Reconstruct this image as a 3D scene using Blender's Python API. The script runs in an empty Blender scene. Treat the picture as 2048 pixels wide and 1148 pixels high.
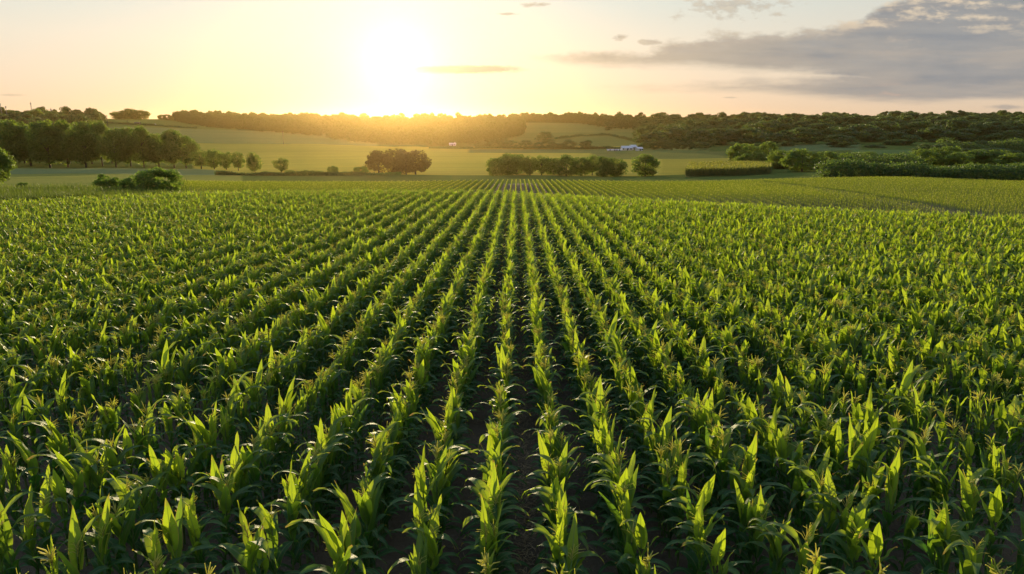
import bpy, math, random
import numpy as np
from mathutils import Vector

R = math.radians
rng = np.random.default_rng(7)
random.seed(7)
scene = bpy.context.scene
COL = scene.collection

# ------------------------------------------------------------------ camera maths
F = 1400.0 / 2048.0                      # focal length in picture widths
TH = math.atan(329 / 1400.0)             # pitch below the horizon
CT, ST = math.cos(TH), math.sin(TH)
CZ = 5.5                                 # camera height above the soil under it

def vfac(y):
    v = (574.0 - y) / 1400.0
    return v, CT + v * ST

def slope_of(y):                         # z / Y of a sight line through picture row y
    v, k = vfac(y)
    return (-ST + v * CT) / k

def sx_of(px, y=330.0):                  # X / Y of a sight line
    v, k = vfac(y)
    return (px - 1024.0) / 1400.0 / k

def project(X, Y, Z):
    Z = Z - CZ
    d = Y * CT - Z * ST
    u = X / d
    v = (Y * ST + Z * CT) / d
    return 1024 + 1400 * u, 574 - 1400 * v

SUN_PX, SUN_PY = 790, 158
SUN = Vector((sx_of(SUN_PX, SUN_PY), 1.0, slope_of(SUN_PY))).normalized()
SUN_EL = math.asin(SUN.z)
SUN_AZ = math.atan2(SUN.x, SUN.y)

# ------------------------------------------------------------------ terrain height
PLANT_H, YOUNG_H = 1.5, .9
def plane(Y):
    return -5.5 - 0.0407 * Y
COLS = {
    -500: [(50, 'c', 413), (62, 'z', -8.9), (95, 'g', 386), (150, 'g', 368), (300, 'g', 345), (380, 'g', 337), (600, 'g', 302), (900, 'g', 262), (1150, 'g', 240), (1500, 'z', 6), (6500, 'z', 0)],
    0: [(57, 'c', 400), (68, 'z', -9.2), (95, 'g', 384), (150, 'g', 368), (300, 'g', 345), (380, 'g', 337), (600, 'g', 302), (900, 'g', 262), (1150, 'g', 240), (1500, 'z', 6), (6500, 'z', 0)],
    300: [(67.5, 'c', 385), (78, 'z', -10.2), (102, 'g', 378), (150, 'g', 364), (250, 'g', 350), (380, 'g', 337), (600, 'g', 302), (750, 'g', 286), (950, 'g', 262), (1250, 'g', 236), (1600, 'z', 8), (6500, 'z', 0)],
    450: [(71, 'c', 381), (84, 'z', -11.3), (100, 'd', 379), (135, 'd', 363), (172, 'g', 362), (250, 'g', 353), (380, 'g', 338), (600, 'g', 306), (760, 'g', 286), (950, 'g', 266), (1300, 'g', 243), (1700, 'z', 4), (6500, 'z', 0)],
    640: [(73, 'c', 379), (85, 'z', -11.4), (100, 'd', 378), (138, 'd', 362), (175, 'g', 361.5), (250, 'g', 352), (450, 'g', 322), (750, 'g', 288), (900, 'g', 275), (1350, 'g', 246), (1700, 'z', 2), (6500, 'z', 0)],
    850: [(73.5, 'c', 378.5), (85, 'z', -11.4), (100, 'd', 378), (138, 'd', 361), (172, 'g', 361), (250, 'g', 353), (450, 'g', 320), (720, 'g', 297), (900, 'g', 284), (1350, 'g', 247), (1700, 'z', 2), (6500, 'z', 0)],
    1040: [(73.7, 'c', 378), (85, 'z', -11.4), (100, 'd', 378), (135, 'd', 360), (172, 'g', 360.5), (250, 'g', 354), (450, 'g', 320), (700, 'g', 298), (950, 'g', 275), (1200, 'g', 257), (1450, 'g', 243), (1800, 'z', 2), (6500, 'z', 0)],
    1250: [(63, 'c', 391), (76, 'z', -11.2), (96, 'd', 388), (140, 'd', 362), (175, 'g', 361.5), (250, 'g', 355), (450, 'g', 322), (680, 'g', 300), (950, 'g', 275), (1200, 'g', 258), (1450, 'g', 245), (1800, 'z', 2), (6500, 'z', 0)],
    1500: [(55.4, 'c', 403), (68, 'z', -11.0), (88, 'd', 386), (150, 'd', 360), (182, 'g', 361.5), (230, 'g', 353), (330, 'g', 335), (430, 'g', 323), (600, 'g', 300), (900, 'g', 275), (1400, 'g', 247), (1800, 'z', 1), (6500, 'z', 0)],
    1800: [(48.7, 'c', 417), (61, 'z', -11.0), (80, 'd', 403), (100, 'd', 384), (150, 'd', 351), (180, 'g', 353), (350, 'g', 330), (550, 'g', 300), (850, 'g', 272), (1300, 'g', 245), (1800, 'z', 1), (6500, 'z', 0)],
    2048: [(44.4, 'c', 428), (57, 'z', -10.9), (75, 'd', 413), (95, 'd', 392), (140, 'd', 362), (180, 'g', 363), (350, 'g', 333), (550, 'g', 305), (850, 'g', 272), (1300, 'g', 243), (1800, 'z', 2), (6500, 'z', 0)],
    2500: [(38.7, 'c', 447), (51, 'z', -10.5), (74, 'd', 418), (95, 'd', 396), (140, 'd', 366), (180, 'g', 366), (350, 'g', 335), (550, 'g', 308), (850, 'g', 275), (1300, 'g', 243), (1800, 'z', 2), (6500, 'z', 0)],
}
LY = np.linspace(math.log(18.0), math.log(6500.0), 420)
YS = np.exp(LY)
def column_profile(pts):
    ys = [6.0, 18.0, 30.0]
    zs = [plane(y) for y in ys]
    for Y, k, v in pts:
        z = v + .7 if k == 'z' and Y < 95 else v if k == 'z' else slope_of(v) * Y - {'c': PLANT_H, 'd': YOUNG_H, 'g': 0.0}[k]
        ys.append(Y); zs.append(z)
    acc = 0
    for m in (0.96, 0.98, 1.0, 1.02, 1.04):
        acc = acc + np.interp(YS * m, ys, zs)
    return acc / 5
cp = sorted(COLS)
SS = np.linspace(-1.6, 1.6, 321)
prof = np.stack([column_profile(COLS[c]) for c in cp])          # columns x YS
scol = np.array([sx_of(c) for c in cp])
GRID = np.stack([np.interp(SS, scol, prof[:, j]) for j in range(len(YS))], axis=1)   # SS x YS
ker = np.exp(-0.5 * (np.arange(-12, 13) / 5.0) ** 2); ker /= ker.sum()
pad = np.pad(GRID, ((12, 12), (0, 0)), mode='edge')
GRID = np.stack([np.convolve(pad[:, j], ker, mode='valid') for j in range(len(YS))], axis=1)

def height(X, Y):
    X = np.asarray(X, float); Y = np.asarray(Y, float)
    Yc = np.maximum(Y, 18.0)
    s = np.clip(X / Yc, -1.6, 1.6)
    fi = (s + 1.6) / 3.2 * 320
    i = np.clip(fi.astype(int), 0, 319); a = fi - i
    fj = (np.log(np.minimum(Yc, 6499.0)) - LY[0]) / (LY[1] - LY[0])
    j = np.clip(fj.astype(int), 0, 418); b = fj - j
    z = (GRID[i, j] * (1 - a) * (1 - b) + GRID[i + 1, j] * a * (1 - b) + GRID[i, j + 1] * (1 - a) * b + GRID[i + 1, j + 1] * a * b)
    z = np.where(Y < 18.0, plane(Y), z)
    w = np.clip((Y - 30) / 200, 0, 1)
    z = z + w * (0.12 * np.sin(X * .11 + Y * .05) + .1 * np.sin(X * .043 - Y * .09 + 1.0))
    return z + CZ

def hgt(X, Y):
    return float(height(np.array([X]), np.array([Y]))[0])

def at(px, Y, y=330.0):
    X = sx_of(px, y) * Y
    return X, Y, hgt(X, Y)

# ------------------------------------------------------------------ node helpers
class S:                                     # a socket with arithmetic
    nt = None
    def __init__(self, s): self.s = s
    def _m(self, op, *o):
        return math_node(op, self, *o)
    def __add__(self, o): return self._m('ADD', o)
    __radd__ = __add__
    def __sub__(self, o): return self._m('SUBTRACT', o)
    def __rsub__(self, o): return math_node('SUBTRACT', o, self)
    def __mul__(self, o): return self._m('MULTIPLY', o)
    __rmul__ = __mul__
    def __truediv__(self, o): return self._m('DIVIDE', o)
    def __neg__(self): return self._m('MULTIPLY', -1.0)
def put(sock, v):
    if isinstance(v, S): S.nt.links.new(v.s, sock)
    elif v is not None: sock.default_value = v
def math_node(op, *a, clamp=False):
    n = S.nt.nodes.new('ShaderNodeMath'); n.operation = op; n.use_clamp = clamp
    for i, v in enumerate(a): put(n.inputs[i], v)
    return S(n.outputs[0])
def smooth(x, a, b):
    n = S.nt.nodes.new('ShaderNodeMapRange'); n.interpolation_type = 'SMOOTHSTEP'
    put(n.inputs['Value'], x); put(n.inputs['From Min'], a); put(n.inputs['From Max'], b)
    return S(n.outputs[0])
def remap(x, a, b, c, d):
    n = S.nt.nodes.new('ShaderNodeMapRange')
    for k, v in zip(('Value', 'From Min', 'From Max', 'To Min', 'To Max'), (x, a, b, c, d)): put(n.inputs[k], v)
    return S(n.outputs[0])
def rgb(c):
    n = S.nt.nodes.new('ShaderNodeRGB'); n.outputs[0].default_value = (*c, 1); return S(n.outputs[0])
def mix(f, a, b, mode='MIX'):
    n = S.nt.nodes.new('ShaderNodeMix'); n.data_type = 'RGBA'; n.blend_type = mode
    put(n.inputs[0], f)
    for i, v in ((6, a), (7, b)):
        put(n.inputs[i], (*v, 1) if isinstance(v, tuple) and len(v) == 3 else v)
    return S(n.outputs[2])
def ramp(x, stops, interp='LINEAR'):
    n = S.nt.nodes.new('ShaderNodeValToRGB'); n.color_ramp.interpolation = interp
    e = n.color_ramp.elements
    while len(e) < len(stops): e.new(0.5)
    for q, (p, c) in zip(e, stops):
        q.position = p; q.color = (c, c, c, 1) if isinstance(c, float) else (*c, 1)
    put(n.inputs[0], x)
    return S(n.outputs[0])
def noise(vec=None, scale=5.0, detail=3.0, rough=0.5, dist=0.0):
    n = S.nt.nodes.new('ShaderNodeTexNoise')
    if vec is not None: put(n.inputs['Vector'], vec)
    put(n.inputs['Scale'], scale); put(n.inputs['Detail'], detail); put(n.inputs['Roughness'], rough); put(n.inputs['Distortion'], dist)
    return S(n.outputs[0])
def combine(x, y, z):
    n = S.nt.nodes.new('ShaderNodeCombineXYZ')
    for i, v in enumerate((x, y, z)): put(n.inputs[i], v)
    return S(n.outputs[0])
def split(v):
    n = S.nt.nodes.new('ShaderNodeSeparateXYZ'); put(n.inputs[0], v)
    return [S(o) for o in n.outputs]
def attr(name, out='Fac'):
    n = S.nt.nodes.new('ShaderNodeAttribute'); n.attribute_name = name
    return S(n.outputs[out])
def geo(out):
    n = S.nt.nodes.new('ShaderNodeNewGeometry'); return S(n.outputs[out])
def obj_random():
    n = S.nt.nodes.new('ShaderNodeObjectInfo'); return S(n.outputs['Random'])
def bsdf(kind, **kw):
    n = S.nt.nodes.new(kind)
    for k, v in kw.items():
        s = n.inputs[k.replace('_', ' ')]
        put(s, (*v, 1) if isinstance(v, tuple) and len(v) == 3 and s.type == 'RGBA' else v)
    return n
def new_mat(name):
    m = bpy.data.materials.new(name); m.use_nodes = True
    m.node_tree.nodes.clear(); S.nt = m.node_tree
    m.cycles.use_bump_map_correction = True
    return m, m.node_tree.nodes.new('ShaderNodeOutputMaterial')
def bump(h, strength, dist):
    n = S.nt.nodes.new('ShaderNodeBump'); put(n.inputs['Height'], h); put(n.inputs['Strength'], strength); put(n.inputs['Distance'], dist)
    return S(n.outputs[0])
def link(a, b): S.nt.links.new(a, b)

# ------------------------------------------------------------------ materials
def plain(name, c, rough=.6, metal=0.0, var=.15, scale=3.0):
    m, out = new_mat(name)
    nz = noise(geo('Position'), scale, 4, .6)
    colr = mix(remap(nz, .3, .7, 0, 1), tuple(x * (1 - var) for x in c), tuple(min(1, x * (1 + var)) for x in c))
    p = bsdf('ShaderNodeBsdfPrincipled', Base_Color=colr, Roughness=rough, Metallic=metal)
    link(p.outputs[0], out.inputs[0]); return m

def corn_leaf(ripe=False, gold=False):
    m, out = new_mat('ripe_leaf' if ripe else 'golden_leaf' if gold else 'corn_leaf')
    uv = split(attr('UVMap', 'Vector')); u, v = uv[0], uv[1]
    rnd = attr('leafrnd'); hi = attr('leafhi')
    orn = obj_random()
    across = math_node('ABSOLUTE', u - .5)
    base = mix(rnd, (.030, .108, .030), (.054, .15, .036))
    base = mix(orn * .6, base, (.035, .10, .045))
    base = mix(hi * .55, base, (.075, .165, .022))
    vein = math_node('SINE', u * 150.0) * .5 + .5
    base = mix(vein * .22, base, (.09, .15, .05))
    rib = smooth(across, .07, .025)
    base = mix(rib * .8, base, (.22, .29, .11))
    patch = noise(geo('Position'), 9.0, 3, .6)
    base = mix(smooth(patch, .58, .75) * .35, base, (.10, .13, .03))
    dry = smooth(v + (patch - .5) * .5, .86, 1.02) * smooth(rnd, .45, .7)
    edge = smooth(across, .40, .5) * smooth(rnd, .62, .8) * .6
    dry = math_node('MAXIMUM', dry, edge)
    base = mix(dry, base, (.30, .20, .08))
    trans = mix(hi * .9, (.065, .20, .016), (.55, .68, .024))  # lower leaves dimmed in colour so only the row tops look sunlit
    trans = mix(rib * .7, trans, (.10, .16, .01))
    trans = mix(vein * .25, trans, (.12, .22, .01))
    trans = mix(dry, trans, (.35, .22, .05))
    if gold: base = mix(.15, base, (.15, .14, .03)); trans = mix(.2, trans, (.66, .54, .03))
    if ripe: base = mix(.5, base, (.09, .085, .03)); trans = mix(.75, trans, (.20, .17, .035))
    bp = bump(vein + patch * .8, .25, .01)
    p = bsdf('ShaderNodeBsdfPrincipled', Base_Color=base, Roughness=.5, Normal=bp)
    p.inputs['Specular IOR Level'].default_value = .36
    t = bsdf('ShaderNodeBsdfTranslucent', Color=trans)
    mx = S.nt.nodes.new('ShaderNodeMixShader'); mx.inputs[0].default_value = .53
    link(p.outputs[0], mx.inputs[1]); link(t.outputs[0], mx.inputs[2]); link(mx.outputs[0], out.inputs[0])
    return m

def foliage(name, c, t, fac=.45, rough=.6):
    m, out = new_mat(name)
    rnd = attr('leafrnd'); orn = obj_random()
    base = mix(rnd, tuple(x * .65 for x in c), tuple(x * 1.35 for x in c))
    base = mix(orn * .4, base, (c[0] * 1.5, c[1] * 1.1, c[2] * .8))
    tr = mix(rnd, tuple(x * .7 for x in t), tuple(x * 1.25 for x in t))
    p = bsdf('ShaderNodeBsdfPrincipled', Base_Color=base, Roughness=rough)
    p.inputs['Specular IOR Level'].default_value = .25
    tt = bsdf('ShaderNodeBsdfTranslucent', Color=tr)
    mx = S.nt.nodes.new('ShaderNodeMixShader'); mx.inputs[0].default_value = fac
    link(p.outputs[0], mx.inputs[1]); link(tt.outputs[0], mx.inputs[2]); link(mx.outputs[0], out.inputs[0])
    return m

def tassel_mat():
    m, out = new_mat('tassel')
    base = mix(obj_random(), (.50, .43, .17), (.45, .47, .18))
    p = bsdf('ShaderNodeBsdfPrincipled', Base_Color=base, Roughness=.7)
    t = bsdf('ShaderNodeBsdfTranslucent', Color=(.84, .80, .20))
    mx = S.nt.nodes.new('ShaderNodeMixShader'); mx.inputs[0].default_value = .65
    link(p.outputs[0], mx.inputs[1]); link(t.outputs[0], mx.inputs[2]); link(mx.outputs[0], out.inputs[0])
    return m

def soil_mat():
    m, out = new_mat('soil')
    P = geo('Position')
    n1 = noise(P, 1.3, 5, .65); n2 = noise(P, 14.0, 6, .7)
    c = mix(remap(n1, .3, .7, 0, 1), (.085, .064, .045), (.14, .108, .076))
    c = mix(smooth(n2, .55, .72) * .7, c, (.17, .13, .09))
    p = bsdf('ShaderNodeBsdfPrincipled', Base_Color=c, Roughness=.95, Normal=bump(n2 + n1 * 2.0, 1.0, .06))
    p.inputs['Specular IOR Level'].default_value = .15
    link(p.outputs[0], out.inputs[0]); return m

def land_mat():
    m, out = new_mat('land')
    P = geo('Position'); x, y, z = split(P)
    tint = attr('tint', 'Color')
    big = noise(combine(x * .6, y, z), .018, 4, .55)
    n2 = noise(P, .35, 5, .7); n3 = noise(P, 2.2, 3, .6)
    streak = noise(combine(x * .05, y, 0.0), .06, 3, .6)
    tram = math_node('SINE', (x * .12 + y * .42)) * .5 + .5
    c = mix(remap(big, .3, .7, 0.0, .9), tint, mix(1.0, tint, (.72, .82, .72), 'MULTIPLY'))
    c = mix(remap(streak, .35, .7, 0, .9), c, mix(1.0, tint, (1.25, 1.16, 1.0), 'MULTIPLY'))
    c = mix(smooth(tram, .88, 1.0) * .55, c, mix(1.0, tint, (.6, .66, .6), 'MULTIPLY'))
    c = mix(remap(n2, .3, .7, 0, .5), c, mix(1.0, tint, (.7, .75, .7), 'MULTIPLY'))
    p = bsdf('ShaderNodeBsdfPrincipled', Base_Color=c, Roughness=.9, Normal=bump(n2 * 1.5 + n3, .9, .5))
    p.inputs['Specular IOR Level'].default_value = .0
    p.inputs['Sheen Weight'].default_value = .12
    p.inputs['Sheen Roughness'].default_value = .4
    put(p.inputs['Sheen Tint'], mix(.5, tint, (1.0, .8, .35)))
    link(p.outputs[0], out.inputs[0]); return m

M = dict(
    leaf=corn_leaf(), ripe=corn_leaf(True), gold=corn_leaf(False, True), tassel=tassel_mat(), stalk=plain('corn_stalk', (.09, .14, .035), .5, var=.3, scale=6),
    soil=soil_mat(), land=land_mat(),
    tree=foliage('tree_leaves', (.045, .090, .026), (.27, .38, .032), .44),
    dark=foliage('dark_leaves', (.030, .068, .032), (.18, .27, .03), .38),
    haze_tinted=foliage('haze_tinted_leaves', (.062, .046, .020), (.20, .14, .024), .40),  # green trees coloured brown: haze and flare under the sun put into the leaves
    bush=foliage('bush_leaves', (.042, .09, .024), (.24, .38, .03), .5),
    weed=foliage('weed_leaves', (.050, .085, .018), (.15, .20, .02), .45),
    bark=plain('bark', (.055, .040, .028), .9, var=.4, scale=2.0),
    straw=plain('straw', (.24, .17, .09), .8, var=.4, scale=8.0),
    white=plain('white_paint', (.46, .46, .45), .6, var=.15),
    slate=plain('slate', (.40, .45, .53), .35, var=.1),
    redroof=plain('red_tile', (.30, .12, .07), .7),
    glass=plain('dark_glass', (.03, .04, .05), .08),
    wood=plain('dark_wood', (.06, .045, .035), .8, var=.3),
    steel=plain('grey_steel', (.22, .23, .24), .45, .6),
    rubber=plain('rubber', (.02, .02, .02), .8),
    tank=plain('tank_paint', (.36, .42, .40), .5),
)

# ------------------------------------------------------------------ mesh helpers
def mesh(name, verts, faces, mats, midx=None, uv=None, pa=None, smooth_=True):
    """verts n x 3, faces list/array of quads (or list of tuples); uv per vertex; pa: dict of per-vertex floats"""
    me = bpy.data.meshes.new(name)
    verts = np.asarray(verts, np.float32)
    if isinstance(faces, np.ndarray):
        nf, k = faces.shape
        me.vertices.add(len(verts)); me.vertices.foreach_set('co', verts.ravel())
        me.loops.add(nf * k); me.loops.foreach_set('vertex_index', faces.astype(np.int32).ravel())
        me.polygons.add(nf); me.polygons.foreach_set('loop_start', np.arange(0, nf * k, k, dtype=np.int32))
        li = faces.ravel()
    else:
        me.from_pydata(verts.tolist(), [], faces)
        li = np.array([i for f in faces for i in f])
    for m in mats: me.materials.append(M[m])
    nf = len(me.polygons)
    if midx is not None: me.polygons.foreach_set('material_index', np.asarray(midx, np.int32))
    me.polygons.foreach_set('use_smooth', np.full(nf, smooth_))
    if uv is not None:
        l = me.uv_layers.new(name='UVMap'); l.data.foreach_set('uv', np.asarray(uv, np.float32)[li].ravel())
    for k, a in (pa or {}).items():
        t = me.attributes.new(k, 'FLOAT', 'POINT'); t.data.foreach_set('value', np.asarray(a, np.float32))
    me.update(calc_edges=True); me.validate()
    return me

class MB:                                    # collects quads
    def __init__(self): self.v, self.f, self.n, self.uv, self.pa, self.mi = [], [], 0, [], {}, []
    def add(self, v, f, uv=None, mi=0, **pa):
        v = np.asarray(v, float); f = np.asarray(f, int)
        self.v.append(v); self.f.append(f + self.n); self.n += len(v)
        self.uv.append(np.zeros((len(v), 2)) if uv is None else np.asarray(uv)); self.mi.append(np.full(len(f), mi))
        for k in pa: self.pa.setdefault(k, [])
        for k in self.pa: self.pa[k].append(np.full(len(v), pa.get(k, 0.0)))
    def tube(self, pts, rad, n=6, mi=0):
        pts = np.asarray(pts, float); rad = np.broadcast_to(rad, len(pts))
        ring = []
        for i, p in enumerate(pts):
            d = pts[min(i + 1, len(pts) - 1)] - pts[max(i - 1, 0)]; d /= np.linalg.norm(d) + 1e-9
            a = np.cross(d, [0.31, .95, .05] if abs(d[1]) < .9 else [1, 0, 0]); a /= np.linalg.norm(a); b = np.cross(d, a)
            t = np.arange(n) * 2 * math.pi / n
            ring.append(p + rad[i] * (np.cos(t)[:, None] * a + np.sin(t)[:, None] * b))
        v = np.concatenate(ring); f = []
        for i in range(len(pts) - 1):
            for k in range(n):
                f.append((i * n + k, i * n + (k + 1) % n, (i + 1) * n + (k + 1) % n, (i + 1) * n + k))
        self.add(v, f, mi=mi)
    def box(self, lo, hi, mi=0):
        x0, y0, z0 = lo; x1, y1, z1 = hi
        v = [(x0, y0, z0), (x1, y0, z0), (x1, y1, z0), (x0, y1, z0), (x0, y0, z1), (x1, y0, z1), (x1, y1, z1), (x0, y1, z1)]
        self.add(v, [(3, 2, 1, 0), (4, 5, 6, 7), (0, 1, 5, 4), (1, 2, 6, 5), (2, 3, 7, 6), (3, 0, 4, 7)], mi=mi)
    def data(self):
        return dict(v=np.concatenate(self.v), f=np.concatenate(self.f), uv=np.concatenate(self.uv), mi=np.concatenate(self.mi),
                    pa={k: np.concatenate(a) for k, a in self.pa.items()})
    def mesh(self, name, mats, smooth_=True):
        d = self.data()
        return mesh(name, d['v'], d['f'], mats, d['mi'], d['uv'], d['pa'], smooth_)

def obj(name, me, parent=None, loc=None):
    o = bpy.data.objects.new(name, me); COL.objects.link(o)
    if parent is not None: o.parent = parent
    if loc is not None: o.location = loc
    return o
def tag(o, label=None, cat=None, group=None, kind=None):
    for k, v in (('label', label), ('category', cat), ('group', group), ('kind', kind)):
        if v: o[k] = v
    return o
def empty(name, loc=(0, 0, 0), rz=0.0):
    o = bpy.data.objects.new(name, None); COL.objects.link(o); o.location = loc; o.rotation_euler.z = rz
    o.empty_display_size = .2
    return o

ONES = 'zeroth first second third fourth fifth sixth seventh eighth ninth tenth eleventh twelfth thirteenth fourteenth fifteenth sixteenth seventeenth eighteenth nineteenth'.split()
TENS = {2: 'twent', 3: 'thirt', 4: 'fort', 5: 'fift', 6: 'sixt', 7: 'sevent', 8: 'eight'}
def nth(n):
    if n < 20: return ONES[n]
    return TENS[n // 10] + ('ieth' if n % 10 == 0 else 'y-' + ONES[n % 10])

# ------------------------------------------------------------------ self-contained instancer (one object)
def scatter(name, protos, mats, pts, rot, scl, pick, kind='stuff', label=None, cat=None):
    """one object whose mesh holds the sources and the points; geometry nodes put the sources on the points"""
    vs, fs, uvs, mi, src = [], [], [], [], []
    pas = {}
    n = 0
    keys = set(k for p in protos for k in p['pa'])
    for k, p in enumerate(protos):
        vs.append(p['v']); fs.append(p['f'] + n); uvs.append(p['uv']); mi.append(p['mi']); src.append(np.full(len(p['v']), k + 1)); n += len(p['v'])
        for q in keys: pas.setdefault(q, []).append(p['pa'].get(q, np.zeros(len(p['v']))))
    np_ = len(pts)
    vs.append(np.asarray(pts)); uvs.append(np.zeros((np_, 2))); src.append(np.zeros(np_))
    for q in keys: pas[q].append(np.zeros(np_))
    me = mesh(name, np.concatenate(vs), np.concatenate(fs), mats, np.concatenate(mi), np.concatenate(uvs), {q: np.concatenate(a) for q, a in pas.items()})
    def at_(nm, ty, val, comp):
        t = me.attributes.new(nm, ty, 'POINT'); t.data.foreach_set(comp, val)
    at_('src', 'INT', np.concatenate(src).astype(np.int32), 'value')
    z3 = np.zeros((n, 3), np.float32)
    at_('rot', 'FLOAT_VECTOR', np.concatenate([z3, np.asarray(rot, np.float32)]).ravel(), 'vector')
    at_('scl', 'FLOAT_VECTOR', np.concatenate([z3, np.asarray(scl, np.float32)]).ravel(), 'vector')
    at_('pick', 'INT', np.concatenate([np.zeros(n), pick]).astype(np.int32), 'value')
    o = obj(name, me); tag(o, label, cat, None, kind)
    nt = bpy.data.node_groups.new(name, 'GeometryNodeTree')
    nt.interface.new_socket('Geometry', in_out='INPUT', socket_type='NodeSocketGeometry')
    nt.interface.new_socket('Geometry', in_out='OUTPUT', socket_type='NodeSocketGeometry')
    N = nt.nodes.new; L = nt.links.new
    gi, go = N('NodeGroupInput'), N('NodeGroupOutput')
    def named(nm, ty):
        a = N('GeometryNodeInputNamedAttribute'); a.data_type = ty; a.inputs['Name'].default_value = nm
        return a.outputs['Attribute']
    def where(k):
        c = N('FunctionNodeCompare'); c.data_type = 'INT'; c.operation = 'EQUAL'
        L(named('src', 'INT'), c.inputs[2]); c.inputs[3].default_value = k
        s = N('GeometryNodeSeparateGeometry'); s.domain = 'POINT'
        L(gi.outputs[0], s.inputs['Geometry']); L(c.outputs[0], s.inputs['Selection'])
        return s.outputs['Selection']
    jn = N('GeometryNodeJoinGeometry')
    for k in range(len(protos)):
        g = N('GeometryNodeGeometryToInstance'); L(where(k + 1), g.inputs[0]); L(g.outputs[0], jn.inputs[0])
    ip = N('GeometryNodeInstanceOnPoints')
    L(where(0), ip.inputs['Points']); L(jn.outputs[0], ip.inputs['Instance'])
    ip.inputs['Pick Instance'].default_value = True
    L(named('pick', 'INT'), ip.inputs['Instance Index']); L(named('rot', 'FLOAT_VECTOR'), ip.inputs['Rotation']); L(named('scl', 'FLOAT_VECTOR'), ip.inputs['Scale'])
    L(ip.outputs[0], go.inputs[0])
    md = o.modifiers.new('scatter', 'NODES'); md.node_group = nt
    return o

# ------------------------------------------------------------------ corn plants
def leaf_strip(mb, base, az, L, W, e0, droop, wav, twist, r, hi, seg=11):
    """one arching corn leaf: 5 verts across, pointed, keeled along the rib"""
    t = np.linspace(0, 1, seg + 1)
    e = e0 - droop * t ** 1.6
    ds = L / seg
    out = np.concatenate([[0], np.cumsum(np.cos(e[:-1]) * ds)])
    up = np.concatenate([[0], np.cumsum(np.sin(e[:-1]) * ds)])
    w = W * np.clip(1.05 * (0.42 + 0.58 * np.sin(np.clip(t * 3.4, 0, math.pi / 2))) * (1 - t ** 1.45) ** .9, .0, 1) + .001
    aa = az + twist * t
    ca, sa = np.cos(az), np.sin(az)
    v, uv = [], []
    for i in range(seg + 1):
        c = base + np.array([ca * out[i], sa * out[i], up[i]])
        side = np.array([-math.sin(aa[i]), math.cos(aa[i]), 0.0])
        tang = np.array([ca * math.cos(e[i]), sa * math.cos(e[i]), math.sin(e[i])])
        nrm = np.cross(tang, side); nrm /= np.linalg.norm(nrm) + 1e-9
        if nrm[2] < 0 and e[i] < 1.4: pass
        for k, q in enumerate((-1, -.5, 0, .5, 1)):
            keel = .28 * abs(q) * w[i] * .5 * (1 - .4 * t[i])
            wv = (abs(q) ** 2) * wav * W * math.sin(t[i] * 15 + (2.0 if q > 0 else 0) + r * 20)
            v.append(c + side * q * w[i] * .5 + nrm * (keel + wv)); uv.append((.5 + q * .5, t[i]))
    f = []
    for i in range(seg):
        for k in range(4):
            f.append((i * 5 + k, i * 5 + k + 1, (i + 1) * 5 + k + 1, (i + 1) * 5 + k))
    mb.add(v, f, uv, leafrnd=r, leafhi=hi)

def corn_parts(rs, tassel=True, H=1.9, spread=1.0, fine=False):
    st, fo, ta = MB(), MB(), MB()
    lean = np.array([rs.normal(0, .03), rs.normal(0, .03), 0])
    hh = np.linspace(0, H * .93, 8)
    pts = [np.array([0, 0, h]) + lean * (h / H) ** 2 for h in hh]
    st.tube(pts, np.linspace(.017, .008, 8), 6)
    plane_ = rs.uniform(-1.2, 1.2)                    # leaves mostly out into the furrows
    nl = rs.integers(19, 23) if fine else rs.integers(12, 15)
    kW, kL = (.56, .74) if fine else (1.42, 1.0)
    for i in range(nl):
        q = i / (nl - 1)
        h = H * (.16 + .72 * q)
        base = np.array([0, 0, h]) + lean * (h / H) ** 2
        az = plane_ + (math.pi if i % 2 else 0) + rs.normal(0, .35)
        if q > .62:                                   # flag leaves, half of them upright
            L = rs.uniform(.34, .54) if fine else rs.uniform(.42, .68); W = rs.uniform(.085, .125)
            if rs.random() < (.68 if fine else .4): e0 = R(rs.uniform(66, 84)); dr = R(rs.uniform(0, 30))
            else: e0 = R(rs.uniform(66, 84)); dr = R(rs.uniform(90, 165))
            az += rs.normal(0, .6) if rs.random() < .3 else rs.choice([-1.5, 1.5]) + rs.normal(0, .3)
        elif q > .3:
            L = rs.uniform(.36, .50) if fine else rs.uniform(.40, .60); W = rs.uniform(.09, .125); e0 = R(rs.uniform(70, 86)); dr = R(rs.uniform(125, 178))
        else:
            L = rs.uniform(.32, .45) if fine else rs.uniform(.42, .58); W = rs.uniform(.075, .10); e0 = R(rs.uniform(48, 68)); dr = R(rs.uniform(105, 150))
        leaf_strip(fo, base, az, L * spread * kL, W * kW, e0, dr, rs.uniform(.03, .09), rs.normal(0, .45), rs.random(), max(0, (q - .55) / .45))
    top = pts[-1]
    if tassel:
        hs = rs.uniform(.22, .32)
        tip = top + [lean[0], lean[1], hs]
        ta.tube([top - [0, 0, .08], top + [0, 0, .1], tip], [.007, .0065, .003], 4)
        for k in range(rs.integers(9, 15)):
            a = rs.uniform(0, 2 * math.pi); z = rs.uniform(.02, .13); l = rs.uniform(.08, .15); b = rs.uniform(.5, 1.3)
            p0 = top + [0, 0, z]
            d = np.array([math.cos(a), math.sin(a), 0])
            p1 = p0 + d * l * .5 * math.cos(b) + [0, 0, l * .5 * math.sin(b) + .02]
            p2 = p1 + d * l * .55 * math.cos(b * .5) + [0, 0, l * .3 * math.sin(b)]
            ta.tube([p0, p1, p2], np.array([.0036, .0046, .0026]) * (1.7 if fine else .75), 3)
    return st, fo, ta

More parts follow.
